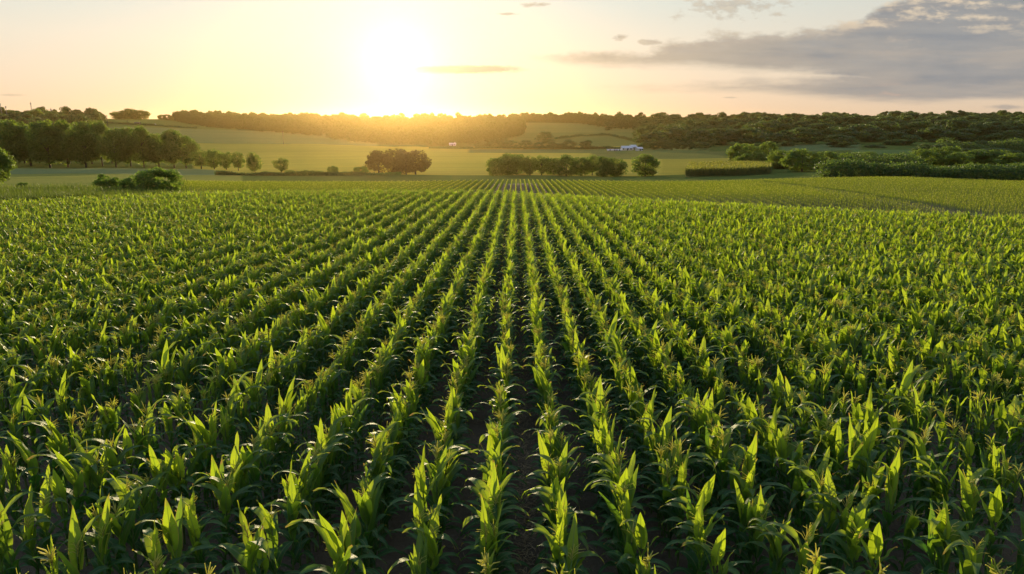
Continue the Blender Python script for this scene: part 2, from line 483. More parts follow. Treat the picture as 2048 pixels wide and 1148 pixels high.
VAR = []
for k in range(24):                                   # 14 broad leaved plants, 10 finer ones
    rs = np.random.default_rng(100 + k)
    tas = k % 7 != 3 or k >= 14
    H = 1.16 + .26 * rs.random() if k < 14 else 1.22 + .12 * rs.random()
    st, fo, ta = corn_parts(rs, tas, H, .92 + .2 * rs.random(), k >= 14)
    VAR.append(dict(st=st, fo=fo, ta=ta if tas else None, H=H, tas=tas))
def joined(v):
    a = MB(); d = v['fo'].data()
    out = dict(v=[d['v']], f=[d['f']], uv=[d['uv']], mi=[np.zeros(len(d['f']))], pa={k: [x] for k, x in d['pa'].items()})
    n = len(d['v'])
    for q, mi in ((v['st'], 1), (v['ta'], 2)):
        if q is None: continue
        e = q.data(); out['v'].append(e['v']); out['f'].append(e['f'] + n); n += len(e['v']); out['uv'].append(e['uv']); out['mi'].append(np.full(len(e['f']), mi))
        for k in out['pa']: out['pa'][k].append(np.zeros(len(e['v'])))
    return dict(v=np.concatenate(out['v']), f=np.concatenate(out['f']), uv=np.concatenate(out['uv']), mi=np.concatenate(out['mi']), pa={k: np.concatenate(x) for k, x in out['pa'].items()})
for k in range(6):
    rs = np.random.default_rng(300 + k); st, fo, ta = corn_parts(rs, False, 1.2 + .1 * rs.random(), 1.0, True)
    VAR.append(dict(st=st, fo=fo, ta=None, H=1.2, tas=False))
PROTO = [joined(v) for v in VAR]
for v in VAR:
    v['m_st'] = v['st'].mesh('stalk', ['stalk']); v['m_fo'] = v['fo'].mesh('foliage', ['leaf'])
    v['m_ta'] = v['ta'].mesh('tassel', ['tassel']) if v['ta'] is not None else None

ROW, X0, YAW = .80, -.28, .0079
EDGE_PX = [-900, 0, 345, 352, 870, 1250, 1500, 1800, 2048, 3000]
EDGE_Y = [50, 58.5, 69, 141, 140, 142, 152, 158, 148, 146]
XN = {0: X0, 1: X0 + ROW}                      # the rows stand a little wider apart away from the middle
for k in range(2, 200): XN[k] = XN[k - 1] + min(1.14, ROW + .04 * max(0, k - 3))
for k in range(-1, -200, -1): XN[k] = XN[k + 1] - min(1.18, ROW + .048 * max(0, -k - 1))
CREST_PX = sorted(COLS)[1:]; CREST_Y = [COLS[c][0][0] for c in CREST_PX]
GUL_PX, GUL_Y = [1500, 1540, 1640, 1760, 1880, 2048, 2300], [146, 138, 112, 92, 78, 63, 52]
pos, young = [], []
for n in range(-130, 150):
    Y = np.concatenate([np.arange(1.6, 8.5, .28), np.arange(8.5, 13, .21), np.arange(13, 70, .165), np.arange(70, 160, .19)])
    Y = Y + rng.normal(0, .05, len(Y))
    if True:
        keep = (np.abs(XN[n] + YAW * Y) < .86 * Y + 3.5)
        Y = Y[keep]
    X = XN[n] + YAW * Y + rng.normal(0, .02, len(Y))
    px = 1024 + 1400 * 1.005 * X / Y
    Y_ok = Y < np.interp(px, EDGE_PX, EDGE_Y)
    skip = rng.random(len(Y)) > .05
    X = X + .022 * np.sin(Y * .55 + n * 1.7) + .015 * np.sin(Y * 1.3 + n)
    crest = np.interp(px, CREST_PX, CREST_Y)
    gy = np.interp(Y * 0 + px, GUL_PX, GUL_Y); Y_ok = Y_ok & ~((px > 1525) & (np.abs(Y - gy) < 2.2))
    for x, y, c_ in zip(X[Y_ok & skip], Y[Y_ok & skip], crest[Y_ok & skip]): (pos if y < c_ + 6 else young).append((x, y, n))
pos = np.array(pos)
PZ = height(pos[:, 0], pos[:, 1])
NP = len(pos)
PK = np.where(pos[:, 1] + rng.normal(0, 2.5, NP) < 12.5, rng.integers(0, 14, NP), rng.integers(14, 24, NP))
PR = np.where(rng.random(NP) < .5, 0, math.pi) + rng.normal(0, .3, NP)
PS = np.clip(1.0 + rng.normal(0, 1, NP) * np.where(pos[:, 1] < 14, .06, .045), .78, 1.2) * np.interp(pos[:, 1], [6, 14], [1.04, 1.0])
PT = rng.normal(0, 1, (NP, 2)) * np.where(pos[:, 1:2] < 14, .035, .022)
# the 300 that show largest: nearest plants whose upper half is inside the picture
px, py = project(pos[:, 0], pos[:, 1], PZ + 1.1 * PS)
inside = (px > 4) & (px < 2044) & (py < 1150)
order = np.argsort(np.where(inside, pos[:, 1], 1e9))[:300]
near = np.zeros(NP, bool); near[order] = True
count = {}
for i in sorted(order, key=lambda i: pos[i, 1]):
    n = int(pos[i, 2]); v = VAR[PK[i]]
    count[n] = count.get(n, 0) + 1
    t = empty('corn_plant', (pos[i, 0], pos[i, 1], PZ[i]), PR[i])
    t.rotation_euler = (PT[i, 0], PT[i, 1], PR[i]); t.scale = (PS[i],) * 3
    look = 'tasselled' if v['tas'] else 'untasselled'
    side, k = ('tree-belt', -n + 1) if n <= 0 else ('farmhouse', n)
    tag(t, f"{look} corn plant {nth(count[n])} up the {nth(k)} row on the {side} side of the bare furrow", 'corn plant', 'corn plants standing nearest in the rows')
    obj('stalk', v['m_st'], t); obj('foliage', v['m_fo'], t)
    if v['m_ta']: obj('tassel', v['m_ta'], t)
rest = ~near
def rots(m): return np.column_stack([PT[m], PR[m]])
def sc3(m): return np.repeat(PS[m][:, None], 3, 1)
scatter('corn_crop', PROTO, ['leaf', 'stalk', 'tassel'], np.column_stack([pos[rest, :2], PZ[rest]]), rots(rest), sc3(rest), PK[rest],
        label='standing corn crop filling the field behind the nearest plants in long rows', cat='corn crop')

young = np.array(young); ny = len(young)
print('young', ny)
scatter('young_corn', PROTO[22:], ['gold', 'stalk', 'tassel'], np.column_stack([young[:, :2], height(young[:, 0], young[:, 1])]), np.column_stack([np.zeros((ny, 2)), rng.uniform(0, 6.28, ny)]),
        np.repeat(rng.uniform(.60, .68, ny)[:, None], 3, 1), rng.integers(0, 8, ny), label='lower corn in fine rows on the far slope past the crest', cat='corn crop')

# taller block of corn by the far grove
bx = []
for X in np.arange(sx_of(1372) * 232, sx_of(1545) * 330, .75):
    for Y in np.arange(228, 330, .55):
        s = 1024 + 1400 * 1.013 * X / Y
        edge = 229 + 3 * math.sin(s * .05) + max(0, (s - 1480)) * .12
        if 1372 + (Y - 229) * .05 < s < 1542 and Y > edge: bx.append((X + rng.normal(0, .06), Y + rng.normal(0, .1)))
bx = np.array(bx); nb = len(bx)
scatter('tall_corn', PROTO, ['ripe', 'stalk', 'tassel'], np.column_stack([bx, height(bx[:, 0], bx[:, 1])]), np.column_stack([np.zeros((nb, 2)), rng.uniform(0, 6.28, nb)]),
        np.repeat(rng.uniform(1.75, 2.05, nb)[:, None], 3, 1), rng.integers(0, len(VAR), nb), label='block of taller corn with golden tops in front of the round grove', cat='corn crop')

# ------------------------------------------------------------------ the land
yj = np.concatenate([np.linspace(-60, 16, 40), np.exp(np.linspace(math.log(18), math.log(6400), 470))])
si = np.linspace(-1.55, 1.55, 560)
Yg, Sg = np.meshgrid(yj, si, indexing='ij')
Xg = Sg * np.maximum(Yg, 45.0)
Zg = height(Xg, Yg)
nv_s = len(si); idx = np.arange(Yg.size).reshape(Yg.shape)
fc = np.stack([idx[:-1, :-1], idx[:-1, 1:], idx[1:, 1:], idx[1:, :-1]], -1).reshape(-1, 4)
pxg = 1024 + 1400 * 1.013 * Xg / np.maximum(Yg, 20.0)

def land_tint(px, Y):
    n = px.shape
    c = np.zeros(n + (3,))
    def paint(mask, col): c[mask] = col
    w = 6 * np.sin(px * .013) + 4 * np.sin(px * .031 + 1)
    paint(np.ones(n, bool), (.085, .125, .032))                                    # rough grass
    paint((Y > 120) & (Y < 262) & (px < 480), (.23, .235, .06))                       # paler grass this side of the tree belt
    paint((Y > 262 + w * .5) & (Y < 374) & (px < 300 + (374 - Y) * 2.2 + 150), (.17, .21, .09)) # green cereal by the belt
    paint((Y > 262) & (Y < 745 + w) & (px > 385 + (380 - np.minimum(Y, 380)) * .9) & (px < 1330), (.37, .32, .06))  # golden field
    paint((Y > 600) & (Y < 745 + w) & (px > 230) & (px <= 400), (.36, .31, .06))
    paint((Y > 262) & (Y < 300) & (px > 850) & (px < 1330), (.35, .30, .06))
    paint((Y > 745 + w) & (Y < 1020) & (px < 760), (.19, .215, .075))                # upper green field
    paint((Y > 1020) & (Y < 1320) & (px < 480), (.16, .19, .045))
    paint((Y > 590) & (Y < 690) & (px > 940) & (px < 1420), (.15, .18, .06))
    paint((Y > 735) & (Y < 1080) & (px > 1020) & (px < 1275), (.15, .18, .05))
    paint((Y > 1080) & (Y < 1420) & (px > 1020) & (px < 1265), (.18, .19, .055))
    paint((Y > 262) & (Y < 470) & (px > 1320) & (px < 1490), (.30, .265, .05))
    paint((Y > 470) & (Y < 590) & (px > 1180) & (px < 1450), (.13, .155, .05))
    paint((Y > 560) & (Y < 680) & (px > 1560) & (px < 1720), (.11, .16, .07))
    paint((Y > 480) & (Y < 560) & (px > 1700) & (px < 1850), (.11, .17, .06))
    paint((Y > 1450), (.10, .13, .05))
    return c
tint = land_tint(pxg, Yg)
me = bpy.data.meshes.new('ground')
lm = mesh('ground', np.stack([Xg, Yg, Zg], -1).reshape(-1, 3), fc, ['soil', 'land'])
fpx = pxg[:-1, :-1]; fY = .5 * (Yg[:-1, :-1] + Yg[1:, :-1])
lm.polygons.foreach_set('material_index', (fY > np.interp(fpx, EDGE_PX, EDGE_Y) + .8).astype(np.int32).ravel())
ca = lm.color_attributes.new('tint', 'FLOAT_COLOR', 'POINT')
ca.data.foreach_set('color', np.concatenate([tint, np.ones(tint.shape[:2] + (1,))], -1).astype(np.float32).ravel())
tag(obj('ground', lm), kind='structure')

# dry bits lying between the near rows
lit = MB(); rs = np.random.default_rng(5)
for k in range(4200):
    Y = 2.5 + 17 * rs.random() ** 1.3
    n = rs.integers(-12, 13)
    X = .5 * (XN[int(n)] + XN[int(n) + 1]) + YAW * Y + rs.normal(0, .13)
    if rs.random() < .6: X = X0 + ROW * .5 + YAW * Y + rs.normal(0, .10)
    z = hgt(X, Y) + .012; a = rs.uniform(0, 6.28); l = rs.uniform(.03, .16); w = rs.uniform(.002, .006)
    d = np.array([math.cos(a), math.sin(a), 0]) * l; s = np.array([-math.sin(a), math.cos(a), 0]) * w
    c = np.array([X, Y, z]); up = np.array([0, 0, rs.uniform(0, .05)])
    lit.add([c - s, c + s, c + d + s + up, c + d - s + up], [(0, 1, 2, 3)])
tag(obj('crop_litter', lit.mesh('crop_litter', ['straw'])), 'dry straw and leaf scraps lying on the soil between rows', 'litter', kind='stuff')

# ------------------------------------------------------------------ trees
def leaf_cloud(mb, c, r, n, size, rs, squash=.8, loose=.5):
    """n small leaf faces through a ball's outer half"""
    d = rs.normal(0, 1, (n, 3)); d /= np.linalg.norm(d, axis=1)[:, None]
    rad = r * rs.uniform(.45, 1.05, n) ** .6
    p = np.asarray(c) + d * rad[:, None] * [1, 1, squash]
    nr = d * .8 + rs.normal(0, loose, (n, 3)); nr /= np.linalg.norm(nr, axis=1)[:, None]
    a = np.cross(nr, rs.normal(0, 1, (n, 3))); a /= np.linalg.norm(a, axis=1)[:, None]
    b = np.cross(nr, a)
    s = size * rs.uniform(.6, 1.3, n)[:, None]
    v = np.stack([p - a * s * .5, p + b * s * .32 + nr * s * .1, p + a * s * .6, p - b * s * .32 + nr * s * .1], 1).reshape(-1, 3)
    f = np.arange(4 * n).reshape(-1, 4)
    mb.v.append(v); mb.f.append(f + mb.n); mb.n += len(v); mb.uv.append(np.zeros((len(v), 2))); mb.mi.append(np.zeros(n))
    mb.pa.setdefault('leafrnd', []).append(np.repeat(np.clip(rs.normal(.5, .25, n), 0, 1), 4))

def crown(seed, w=1.0, lo=.18, hi=1.0, clumps=34, leaves=110, size=.055, shape='round', loose=.5):
    """crown in a unit-height, w-wide space, lumpy outline"""
    rs = np.random.default_rng(seed); mb = MB()
    for k in range(clumps):
        for _ in range(20):
            q = rs.uniform(-1, 1, 3)
            if np.dot(q, q) < 1: break
        q = q / (np.linalg.norm(q) + 1e-6) * np.linalg.norm(q) ** .45
        z = lo + (hi - lo) * (.5 + .42 * q[2])
        rr = .40
        if shape == 'dome': rr *= 1.0 if q[2] < .1 else (1 - .35 * q[2])
        if shape == 'column': rr *= .9
        if shape == 'spread': rr *= 1.05 if q[2] > -.2 else .75
        c = (q[0] * rr * w, q[1] * rr * w, z)
        r = (hi - lo) * rs.uniform(.10, .19) * min(1.0, .4 + w * .6)
        leaf_cloud(mb, c, r, int(leaves * rs.uniform(.7, 1.3)), size, rs, loose=loose)
    return mb
def trunk(seed, lo=.2, top=.7, r=.02, limbs=5):
    rs = np.random.default_rng(seed); mb = MB()
    mb.tube([(0, 0, -.02), (rs.normal(0, .01), 0, lo), (rs.normal(0, .02), rs.normal(0, .02), top)], [r * 1.2, r * .85, r * .25], 7)
    for k in range(limbs):
        a = rs.uniform(0, 6.28); z = rs.uniform(lo * .8, top * .8); l = rs.uniform(.12, .28)
        mb.tube([(0, 0, z), (math.cos(a) * l * .5, math.sin(a) * l * .5, z + l * .45), (math.cos(a) * l, math.sin(a) * l, z + l * .8)], [r * .45, r * .3, r * .1], 5)
    return mb

TREES = {}
def kind(name, mat, n, **kw):
    tk = {k: kw.pop(k) for k in ('tlo', 'tr') if k in kw}
    out = []
    for i in range(n):
        c = crown(hash(name) % 1 + 1000 + len(TREES) * 50 + i, **kw)
        out.append((c.mesh('crown', [mat]), trunk(2000 + len(TREES) * 50 + i, tk.get('tlo', .2), .7, tk.get('tr', .02)).mesh('trunk', ['bark'])))
    TREES[name] = out
kind('belt', 'tree', 5, w=1.0, lo=.06, clumps=70, leaves=130, size=.042, shape='dome', tlo=.2, tr=.022)
kind('round', 'tree', 5, w=.95, lo=-.06, clumps=54, leaves=120, size=.05, tr=.02)
kind('haze_tinted', 'haze_tinted', 4, w=.92, lo=.0, clumps=44, leaves=120, size=.05, tr=.022)
kind('spread', 'tree', 3, w=1.0, lo=.04, clumps=44, leaves=110, size=.05, shape='spread', tlo=.3, tr=.022)
kind('bush', 'bush', 4, w=1.05, lo=-.05, clumps=44, leaves=170, size=.06, tr=.012)
kind('far', 'dark', 6, w=1.0, lo=.0, clumps=24, leaves=190, size=.05, loose=.35, shape='dome', tr=.02)

tcount = {'n': 0}
def tree(name, px, Y, ytop, wpx, kd, label, cat='tree', group=None, parts=True, sink=0.0):
    X, Y, z = at(px, Y)
    ztop = CZ + slope_of(ytop) * Y
    h = max(ztop - z + sink, .8)
    w = wpx / 1400.0 * Y * 1.0
    i = tcount['n']; tcount['n'] += 1
    cr, tr = TREES[kd][i % len(TREES[kd])]
    base_w = .95
    sc = (w / base_w, w / base_w, h)
    if parts:
        t = empty(name, (X, Y, z - sink), random.uniform(0, 6.28)); t.scale = sc
        obj('trunk', tr, t); obj('crown', cr, t)
    else:
        t = obj(name, cr, None, (X, Y, z - sink)); t.rotation_euler.z = random.uniform(0, 6.28); t.scale = sc
    tag(t, label, cat, group)
    return t

# tree belt beyond the green cereal field
belt = [(22, 392, 244, 62), (62, 400, 250, 52), (100, 388, 252, 58), (136, 392, 246, 50), (172, 386, 248, 52), (205, 398, 252, 40), (232, 384, 256, 44), (262, 396, 262, 38), (288, 388, 264, 42), (318, 394, 268, 40), (348, 386, 270, 46), (372, 380, 276, 40)]
for k, (p, Y, yt, w) in enumerate(belt):
    tree('belt_tree', p, Y, yt - 9 + 6 * math.sin(k * 2.3), w * 1.4, 'belt', f"tall dark tree with bare lower trunk, {nth(k + 1)} along the belt from the frame edge", 'tree', 'tall trees of the belt')
for k, (p, Y, yt, w) in enumerate([(8, 420, 232, 70), (50, 425, 240, 70), (95, 422, 243, 60), (140, 425, 243, 60), (185, 420, 246, 60), (225, 425, 250, 50)]):
    tree('belt_tree', p, Y, yt + 4, w, 'belt', f"tree filling the gap behind the belt, {nth(k + 1)} of that rear row", 'tree', 'rear row of the belt')
for k, (p, Y, yt, w) in enumerate([(402, 370, 300, 42), (428, 350, 298, 40), (452, 340, 302, 36), (476, 325, 303, 30)]):
    tree('hedgerow_tree', p, Y, yt, w, 'spread', f"loose small tree trailing off the belt's low end, {nth(k + 1)} from the tall trees", 'tree', 'small trees trailing off the belt')
tree('hedgerow_tree', 509, 305, 304, 34, 'round', 'dense oval tree ending the trailing row before the gap', 'tree')
tree('field_tree', 562, 290, 315, 33, 'spread', 'lone airy round tree between the trailing row and the bush pair', 'tree')
tree('shrub', 578, 286, 340, 18, 'bush', 'small shrub at the foot of the lone airy tree', 'shrub')
tree('shrub', 498, 262, 346, 13, 'bush', 'tiny dark shrub below the dense oval tree', 'shrub')
tree('shrub', 530, 284, 342, 14, 'bush', 'small loose shrub between dense oval tree and lone airy tree', 'shrub')
tree('shrub', 636, 262, 342, 22, 'bush', 'low broad shrub of the pair on the dark hedge line', 'shrub')
tree('shrub', 665, 262, 331, 20, 'bush', 'taller pointed shrub of the pair on the dark hedge line', 'shrub')
tree('shrub', 722, 258, 332, 30, 'bush', 'round shrub beside the clump of trees under the sun', 'shrub')
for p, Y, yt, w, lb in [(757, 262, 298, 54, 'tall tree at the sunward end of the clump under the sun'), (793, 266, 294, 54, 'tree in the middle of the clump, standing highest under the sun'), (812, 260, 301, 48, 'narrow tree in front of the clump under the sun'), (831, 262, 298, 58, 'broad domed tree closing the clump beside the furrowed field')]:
    tree('clump_tree', p, Y, yt, w * 1.1, 'haze_tinted', lb, 'tree', 'clump of trees under the sun')
for k, (p, yt, w) in enumerate([(992, 311, 36), (1016, 307, 44), (1034, 306, 44), (1060, 312, 34), (1083, 310, 36), (1108, 311, 36), (1133, 309, 44), (1162, 312, 42), (1185, 309, 34), (1207, 311, 40), (1228, 311, 50)]):
    tree('hedgerow_tree', p, 256 + (k % 3) * 5, yt, w * 1.1, 'spread' if k in (3, 4, 8) else 'round', f"rounded tree, {nth(k + 1)} in the hedgerow at the end of the furrowed field", 'tree', 'hedgerow trees beyond the furrowed field')
tree('hedgerow_tree', 1291, 258, 308, 62, 'round', 'broad tree standing apart just past the end of the hedgerow', 'tree')

# bushes in front of the belt
tree('bush', 208, 98, 347, 48, 'bush', 'round dark green bush standing apart on the field edge', 'bush')
tree('bush', 260, 96, 352, 44, 'bush', 'low rounded bush between the round bush and the large one', 'bush')
tree('bush', 314, 94, 332, 78, 'bush', 'largest spreading bush on the field edge', 'bush')
tree('bush', 38, 110, 364, 20, 'bush', 'small dark bush among the weeds', 'bush')
tree('bush', 136, 88, 377, 24, 'bush', 'small leafy bush at the end of the weeds', 'bush')
tree('bush', 78, 92, 374, 44, 'bush', 'low wide bush in the middle of the weeds', 'bush')
tree('bush', 18, 84, 378, 50, 'bush', 'broad low bush at the frame edge of the weeds', 'bush')
t = tree('edge_tree', -16, 120, 280, 74, 'belt', 'tree cut off by the frame edge above the weeds', 'tree')

# mid-distance hedge trees, behind the golden field
for k, (p, yt, w) in enumerate([(965, 281, 30), (992, 277, 30), (1020, 279, 34), (1052, 279, 32), (1078, 283, 22), (1105, 281, 30), (1135, 278, 30), (1172, 279, 32)]):
    tree('hedge_tree', p, 690, yt, w * 1.15, 'far', f"round tree, {nth(k + 1)} in the line leading along the golden field to the farmhouse", 'tree', 'line of round trees before the farmhouse', False)
for k, (p, yt, w) in enumerate([(1290, 283, 26), (1308, 281, 22), (1326, 279, 22), (1342, 284, 20), (1358, 283, 22), (1376, 285, 22), (1400, 282, 34)]):
    tree('hedge_tree', p, 660 - k * 6, yt, w * 1.2, 'far', f"tree of the line running on past the farmhouse, {nth(k + 1)} from it", 'tree', 'line of trees past the farmhouse', False)
tree('hedge_tree', 1090, 790, 261, 42, 'far', 'wide dark tree alone on the hill field above the tree line', 'tree', None, False)
tree('hedge_tree', 1216, 1130, 242, 32, 'far', 'dark tree at the corner of the two hill fields', 'tree', None, False)

# grove and trees of the wooded slope
for k, (p, Y, yt, w, lb) in enumerate([
    (1478, 350, 284, 50, 'tall round tree at the near end of the sunlit grove'), (1502, 365, 288, 44, 'middle tree behind the two low ones of the grove'), (1535, 400, 280, 40, 'bright topped tree rising above the grove'),
    (1488, 335, 303, 36, 'low round tree of the grove behind the corn block'), (1522, 330, 305, 36, 'second low round tree of the grove behind the corn block'), (1560, 300, 298, 52, 'broad tree where the grove meets the hedge'),
    (1605, 260, 297, 86, 'massive dark tree in front of the grove'), (1650, 270, 300, 60, 'dark tree next to the massive one')]):
    tree('grove_tree', p, Y, yt, w, 'round', lb, 'tree', 'sunlit grove by the corn block')
slope = [(1300, 700, 262, 60), (1345, 740, 250, 62), (1395, 690, 256, 56), (1440, 720, 254, 64), (1490, 700, 250, 60), (1520, 800, 241, 70), (1560, 660, 258, 56), (1600, 690, 252, 62), (1640, 760, 244, 66), (1690, 680, 250, 62),
         (1720, 720, 247, 70), (1675, 620, 268, 52), (1760, 800, 238, 60), (1790, 640, 262, 58), (1830, 760, 240, 60), (1860, 700, 252, 66), (1900, 760, 236, 54), (1930, 680, 252, 60), (1975, 740, 240, 62), (2010, 640, 258, 60),
         (2040, 720, 236, 50), (1745, 600, 289, 40), (1850, 470, 286, 44), (1885, 460, 284, 52), (1960, 560, 280, 60), (2020, 560, 278, 66), (1930, 480, 296, 70), (1990, 470, 294, 70), (2040, 400, 304, 60), (1840, 420, 312, 26)]
slope.sort()
for k, (p, Y, yt, w) in enumerate(slope):
    tree('slope_tree', p, Y, yt, w * 1.3, 'far', f"dark rounded tree on the wooded slope, {nth(k + 1)} counting away from the farmhouse", 'tree', 'trees of the wooded slope', False, sink=2)
for k, (p, Y, yt, w) in enumerate([(1700, 290, 300, 46), (1735, 300, 303, 50), (1775, 292, 305, 44), (1812, 310, 308, 48), (1848, 330, 296, 50), (1884, 345, 287, 60), (1915, 320, 304, 46), (1950, 360, 297, 60), (1995, 350, 299, 66), (2035, 300, 304, 60)]):
    tree('hedge_tree', p, Y, yt, w * 1.25, 'round', f"full rounded tree behind the long hedge, {nth(k + 1)} from the grove", 'tree', 'rounded trees behind the long hedge')
# lone skyline trees
for p, Y, yt, w, lb in [(255, 1230, 220, 34, 'first tree of the skyline clump above the van'), (274, 1230, 217, 36, 'middle tree of the skyline clump above the van'), (291, 1232, 219, 32, 'end tree of the skyline clump above the van'),
                         (334, 1240, 229, 14, 'first small skyline tree between clump and wood'), (345, 1240, 228, 16, 'middle small skyline tree between clump and wood'), (356, 1240, 230, 12, 'last small skyline tree before the wood'),
                         (88, 1000, 217, 32, 'large umbrella crowned tree on the skyline among the masts'), (110, 1000, 223, 14, 'small tree beside the umbrella crowned one'), (200, 900, 240, 16, 'single dark tree at the top of the belt')]:
    tree('skyline_tree', p, Y, yt, w * 1.2, 'round', lb, 'tree', None, False)

# hedges: long leafy banks
def hedge(name, pts, hgt_m, depth, label, mat='dark', dens=26, size=.55, wob=.25, group=None):
    """pts: list of (px, Y)"""
    rs = np.random.default_rng(abs(int(pts[0][0] * 7 + pts[0][1])))
    mb = MB(); P = [at(p, Y) for p, Y in pts]
    seg = [math.dist(a[:2], b[:2]) for a, b in zip(P, P[1:])]; tot = sum(seg)
    step = hgt_m * .42; k = 0.0; c0 = Vector(P[0])
    while k < tot:
        d = k
        for a, b, l in zip(P, P[1:], seg):
            if d <= l: break
            d -= l
        q = d / l; x = a[0] + (b[0] - a[0]) * q; y = a[1] + (b[1] - a[1]) * q
        hh = hgt_m * (1 + wob * math.sin(k * .13 + pts[0][0]) + wob * .6 * math.sin(k * .37) + rs.normal(0, wob * .25))
        r = hgt_m * .42
        for dy in np.arange(0, depth + .01, max(r * .9, .5)):
            for lev in (.25, .62, .95):
                cx, cy = x + rs.normal(0, r * .25), y + dy + rs.normal(0, r * .2)
                leaf_cloud(mb, (cx - c0.x, cy - c0.y, hgt(cx, cy) + hh * lev - r * .5 - c0.z), r * rs.uniform(.75, 1.15), dens, size, rs)
        k += step
    o = obj(name, mb.mesh(name, [mat]), None, c0)
    return tag(o, label, 'hedge', group)
hedge('hedge', [(1660, 186), (1750, 182), (1850, 180), (1950, 181), (2140, 184)], 3.5, 7, 'long thick hedge along the top of the rolling cornfield', size=.5, dens=36, wob=.2)
hedge('hedge', [(1690, 262), (1780, 258), (1862, 255)], 4.6, 8, 'shorter hedge bank between the long hedge and wooded slope', dens=34, size=.6)
hedge('hedge', [(1560, 300), (1640, 285), (1700, 270)], 5.5, 8, 'high hedge bank joining the grove to the shorter hedge', dens=30, size=.7)
hedge('hedge', [(430, 262), (500, 256), (600, 253), (735, 250), (800, 250)], 1.3, 1.2, 'low dark hedge line running under the shrub pair', 'dark', dens=18, size=.35)
hedge('hedge', [(860, 700), (1000, 705), (1100, 700), (1300, 690)], 2.0, 2, 'low hedge at the foot of the trees leading to the farmhouse', 'dark', dens=12, size=.9)
hedge('hedge', [(1110, 905), (1160, 985), (1215, 1000), (1250, 900), (1275, 800)], 2.2, 2, 'thin hedge curving between the two hill fields', 'dark', dens=12, size=1.0)
hedge('hedge', [(200, 1110), (245, 1090), (320, 1060), (400, 1030)], 2.0, 2, 'low hedge crossing the upper hill field beside the van', 'dark', dens=12, size=1.0)
hedge('hedge', [(1880, 520), (1960, 515), (2100, 520)], 8, 8, 'tall straight hedge low on the wooded slope', 'dark', dens=40, size=1.0)
hedge('hedge', [(1990, 205), (2040, 200), (2100, 200)], 2.2, 2, 'clipped corner piece of hedge at the frame edge', 'bush', dens=30, size=.35)

# woods that read as one mass
def protos_of(kd): 
    out = []
    for cr, tr in TREES[kd]:
        n = len(cr.vertices); v = np.empty(n * 3, np.float32); cr.vertices.foreach_get('co', v)
        f = np.arange(n).reshape(-1, 4); a = np.empty(n, np.float32); cr.attributes['leafrnd'].data.foreach_get('value', a)
        out.append(dict(v=v.reshape(-1, 3), f=f, uv=np.zeros((n, 2)), mi=np.zeros(len(f)), pa={'leafrnd': a}))
    return out
FARP = protos_of('far')
def wood(name, poly, n, h, w, label, seed):
    """poly: function px -> (Ynear, Yfar) over a px range"""
    rs = np.random.default_rng(seed); p0, p1, fn = poly
    P, Sx = [], []
    for k in range(n):
        p = rs.uniform(p0, p1); a, b = fn(p)
        Y = a + (b - a) * rs.random() ** .85
        X, Y, z = at(p, Y)
        P.append((X, Y, z - 1)); q = rs.choice([rs.uniform(.65, 1.0), rs.uniform(.9, 1.3), rs.uniform(1.2, 1.65)], p=[.5, .4, .1]); ww = w * q * rs.uniform(.85, 1.2)
        Sx.append((ww, ww, h * q + 1))
    m = len(P)
    return scatter(name, FARP, ['dark'], P, np.column_stack([np.zeros((m, 2)), rs.uniform(0, 6.28, m)]), Sx, rs.integers(0, len(FARP), m), label=label, cat='wood')
I = np.interp
wood('ridge_wood', (364, 1045, lambda p: (I(p, [364, 420, 640, 700, 800, 930, 980, 1045], [1190, 1080, 930, 800, 780, 790, 850, 1000]), I(p, [364, 640, 1045], [1330, 1400, 1440]))), 2600, 13, 13, 'mass of dark trees covering the ridge under the sun', 1)
wood('hill_wood', (-120, 215, lambda p: (I(p, [-120, 150, 215], [700, 800, 950]), 1180)), 520, 15, 16, 'wood on the hill behind the tree belt', 2)
wood('skyline_wood', (1040, 1300, lambda p: (I(p, [1040, 1150, 1200, 1265, 1300], [1430, 1400, 1250, 1150, 800]), 1500)), 420, 14, 13, 'wood along the skyline over the hill fields', 3)
wood('slope_wood', (1275, 2230, lambda p: (I(p, [1275, 1420, 1600, 1850, 2230], [800, 780, 800, 760, 640]), 1420)), 1300, 15, 20, 'dense wood closing the wooded slope up to the skyline', 4)

# weeds and rough grass on the field edge
def blades(seed, n, h, sp):
    rs = np.random.default_rng(seed); mb = MB()
    for k in range(n):
        x, y = rs.normal(0, sp, 2); a = rs.uniform(0, 6.28); hh = h * rs.uniform(.5, 1.1); w = rs.uniform(.012, .03); b = rs.uniform(.05, .5) * hh
        d = np.array([math.cos(a), math.sin(a), 0]); s = np.array([-d[1], d[0], 0]) * w; c = np.array([x, y, -.05])
        mb.add([c - s, c + s, c + d * b * .3 + [0, 0, hh * .6] + s * .8, c + d * b * .3 + [0, 0, hh * .6] - s * .8, c + d * b + [0, 0, hh] + s * .1, c + d * b + [0, 0, hh] - s * .1], [(0, 1, 2, 3), (3, 2, 4, 5)], leafrnd=rs.random())
    return mb.data()
rs = np.random.default_rng(11); P = []
for k in range(3000):
    p = rs.uniform(-150, 350); Y = I(p, EDGE_PX, EDGE_Y) + 3 + rs.random() ** 1.2 * I(p, [-150, 130, 350], [26, 22, 14]); P.append(at(p, Y))
m = len(P)
scatter('rough_grass', [blades(i, 70, 1.0, .45) for i in range(4)], ['weed'], P, np.column_stack([np.zeros((m, 2)), rs.uniform(0, 6.28, m)]), np.repeat((rs.uniform(.5, 1.35, m) * np.where(np.array(P)[:, 0] < -40, 1.5, .7))[:, None], 3, 1), rs.integers(0, 4, m), label='rough grass and weeds along the field edge', cat='grass')

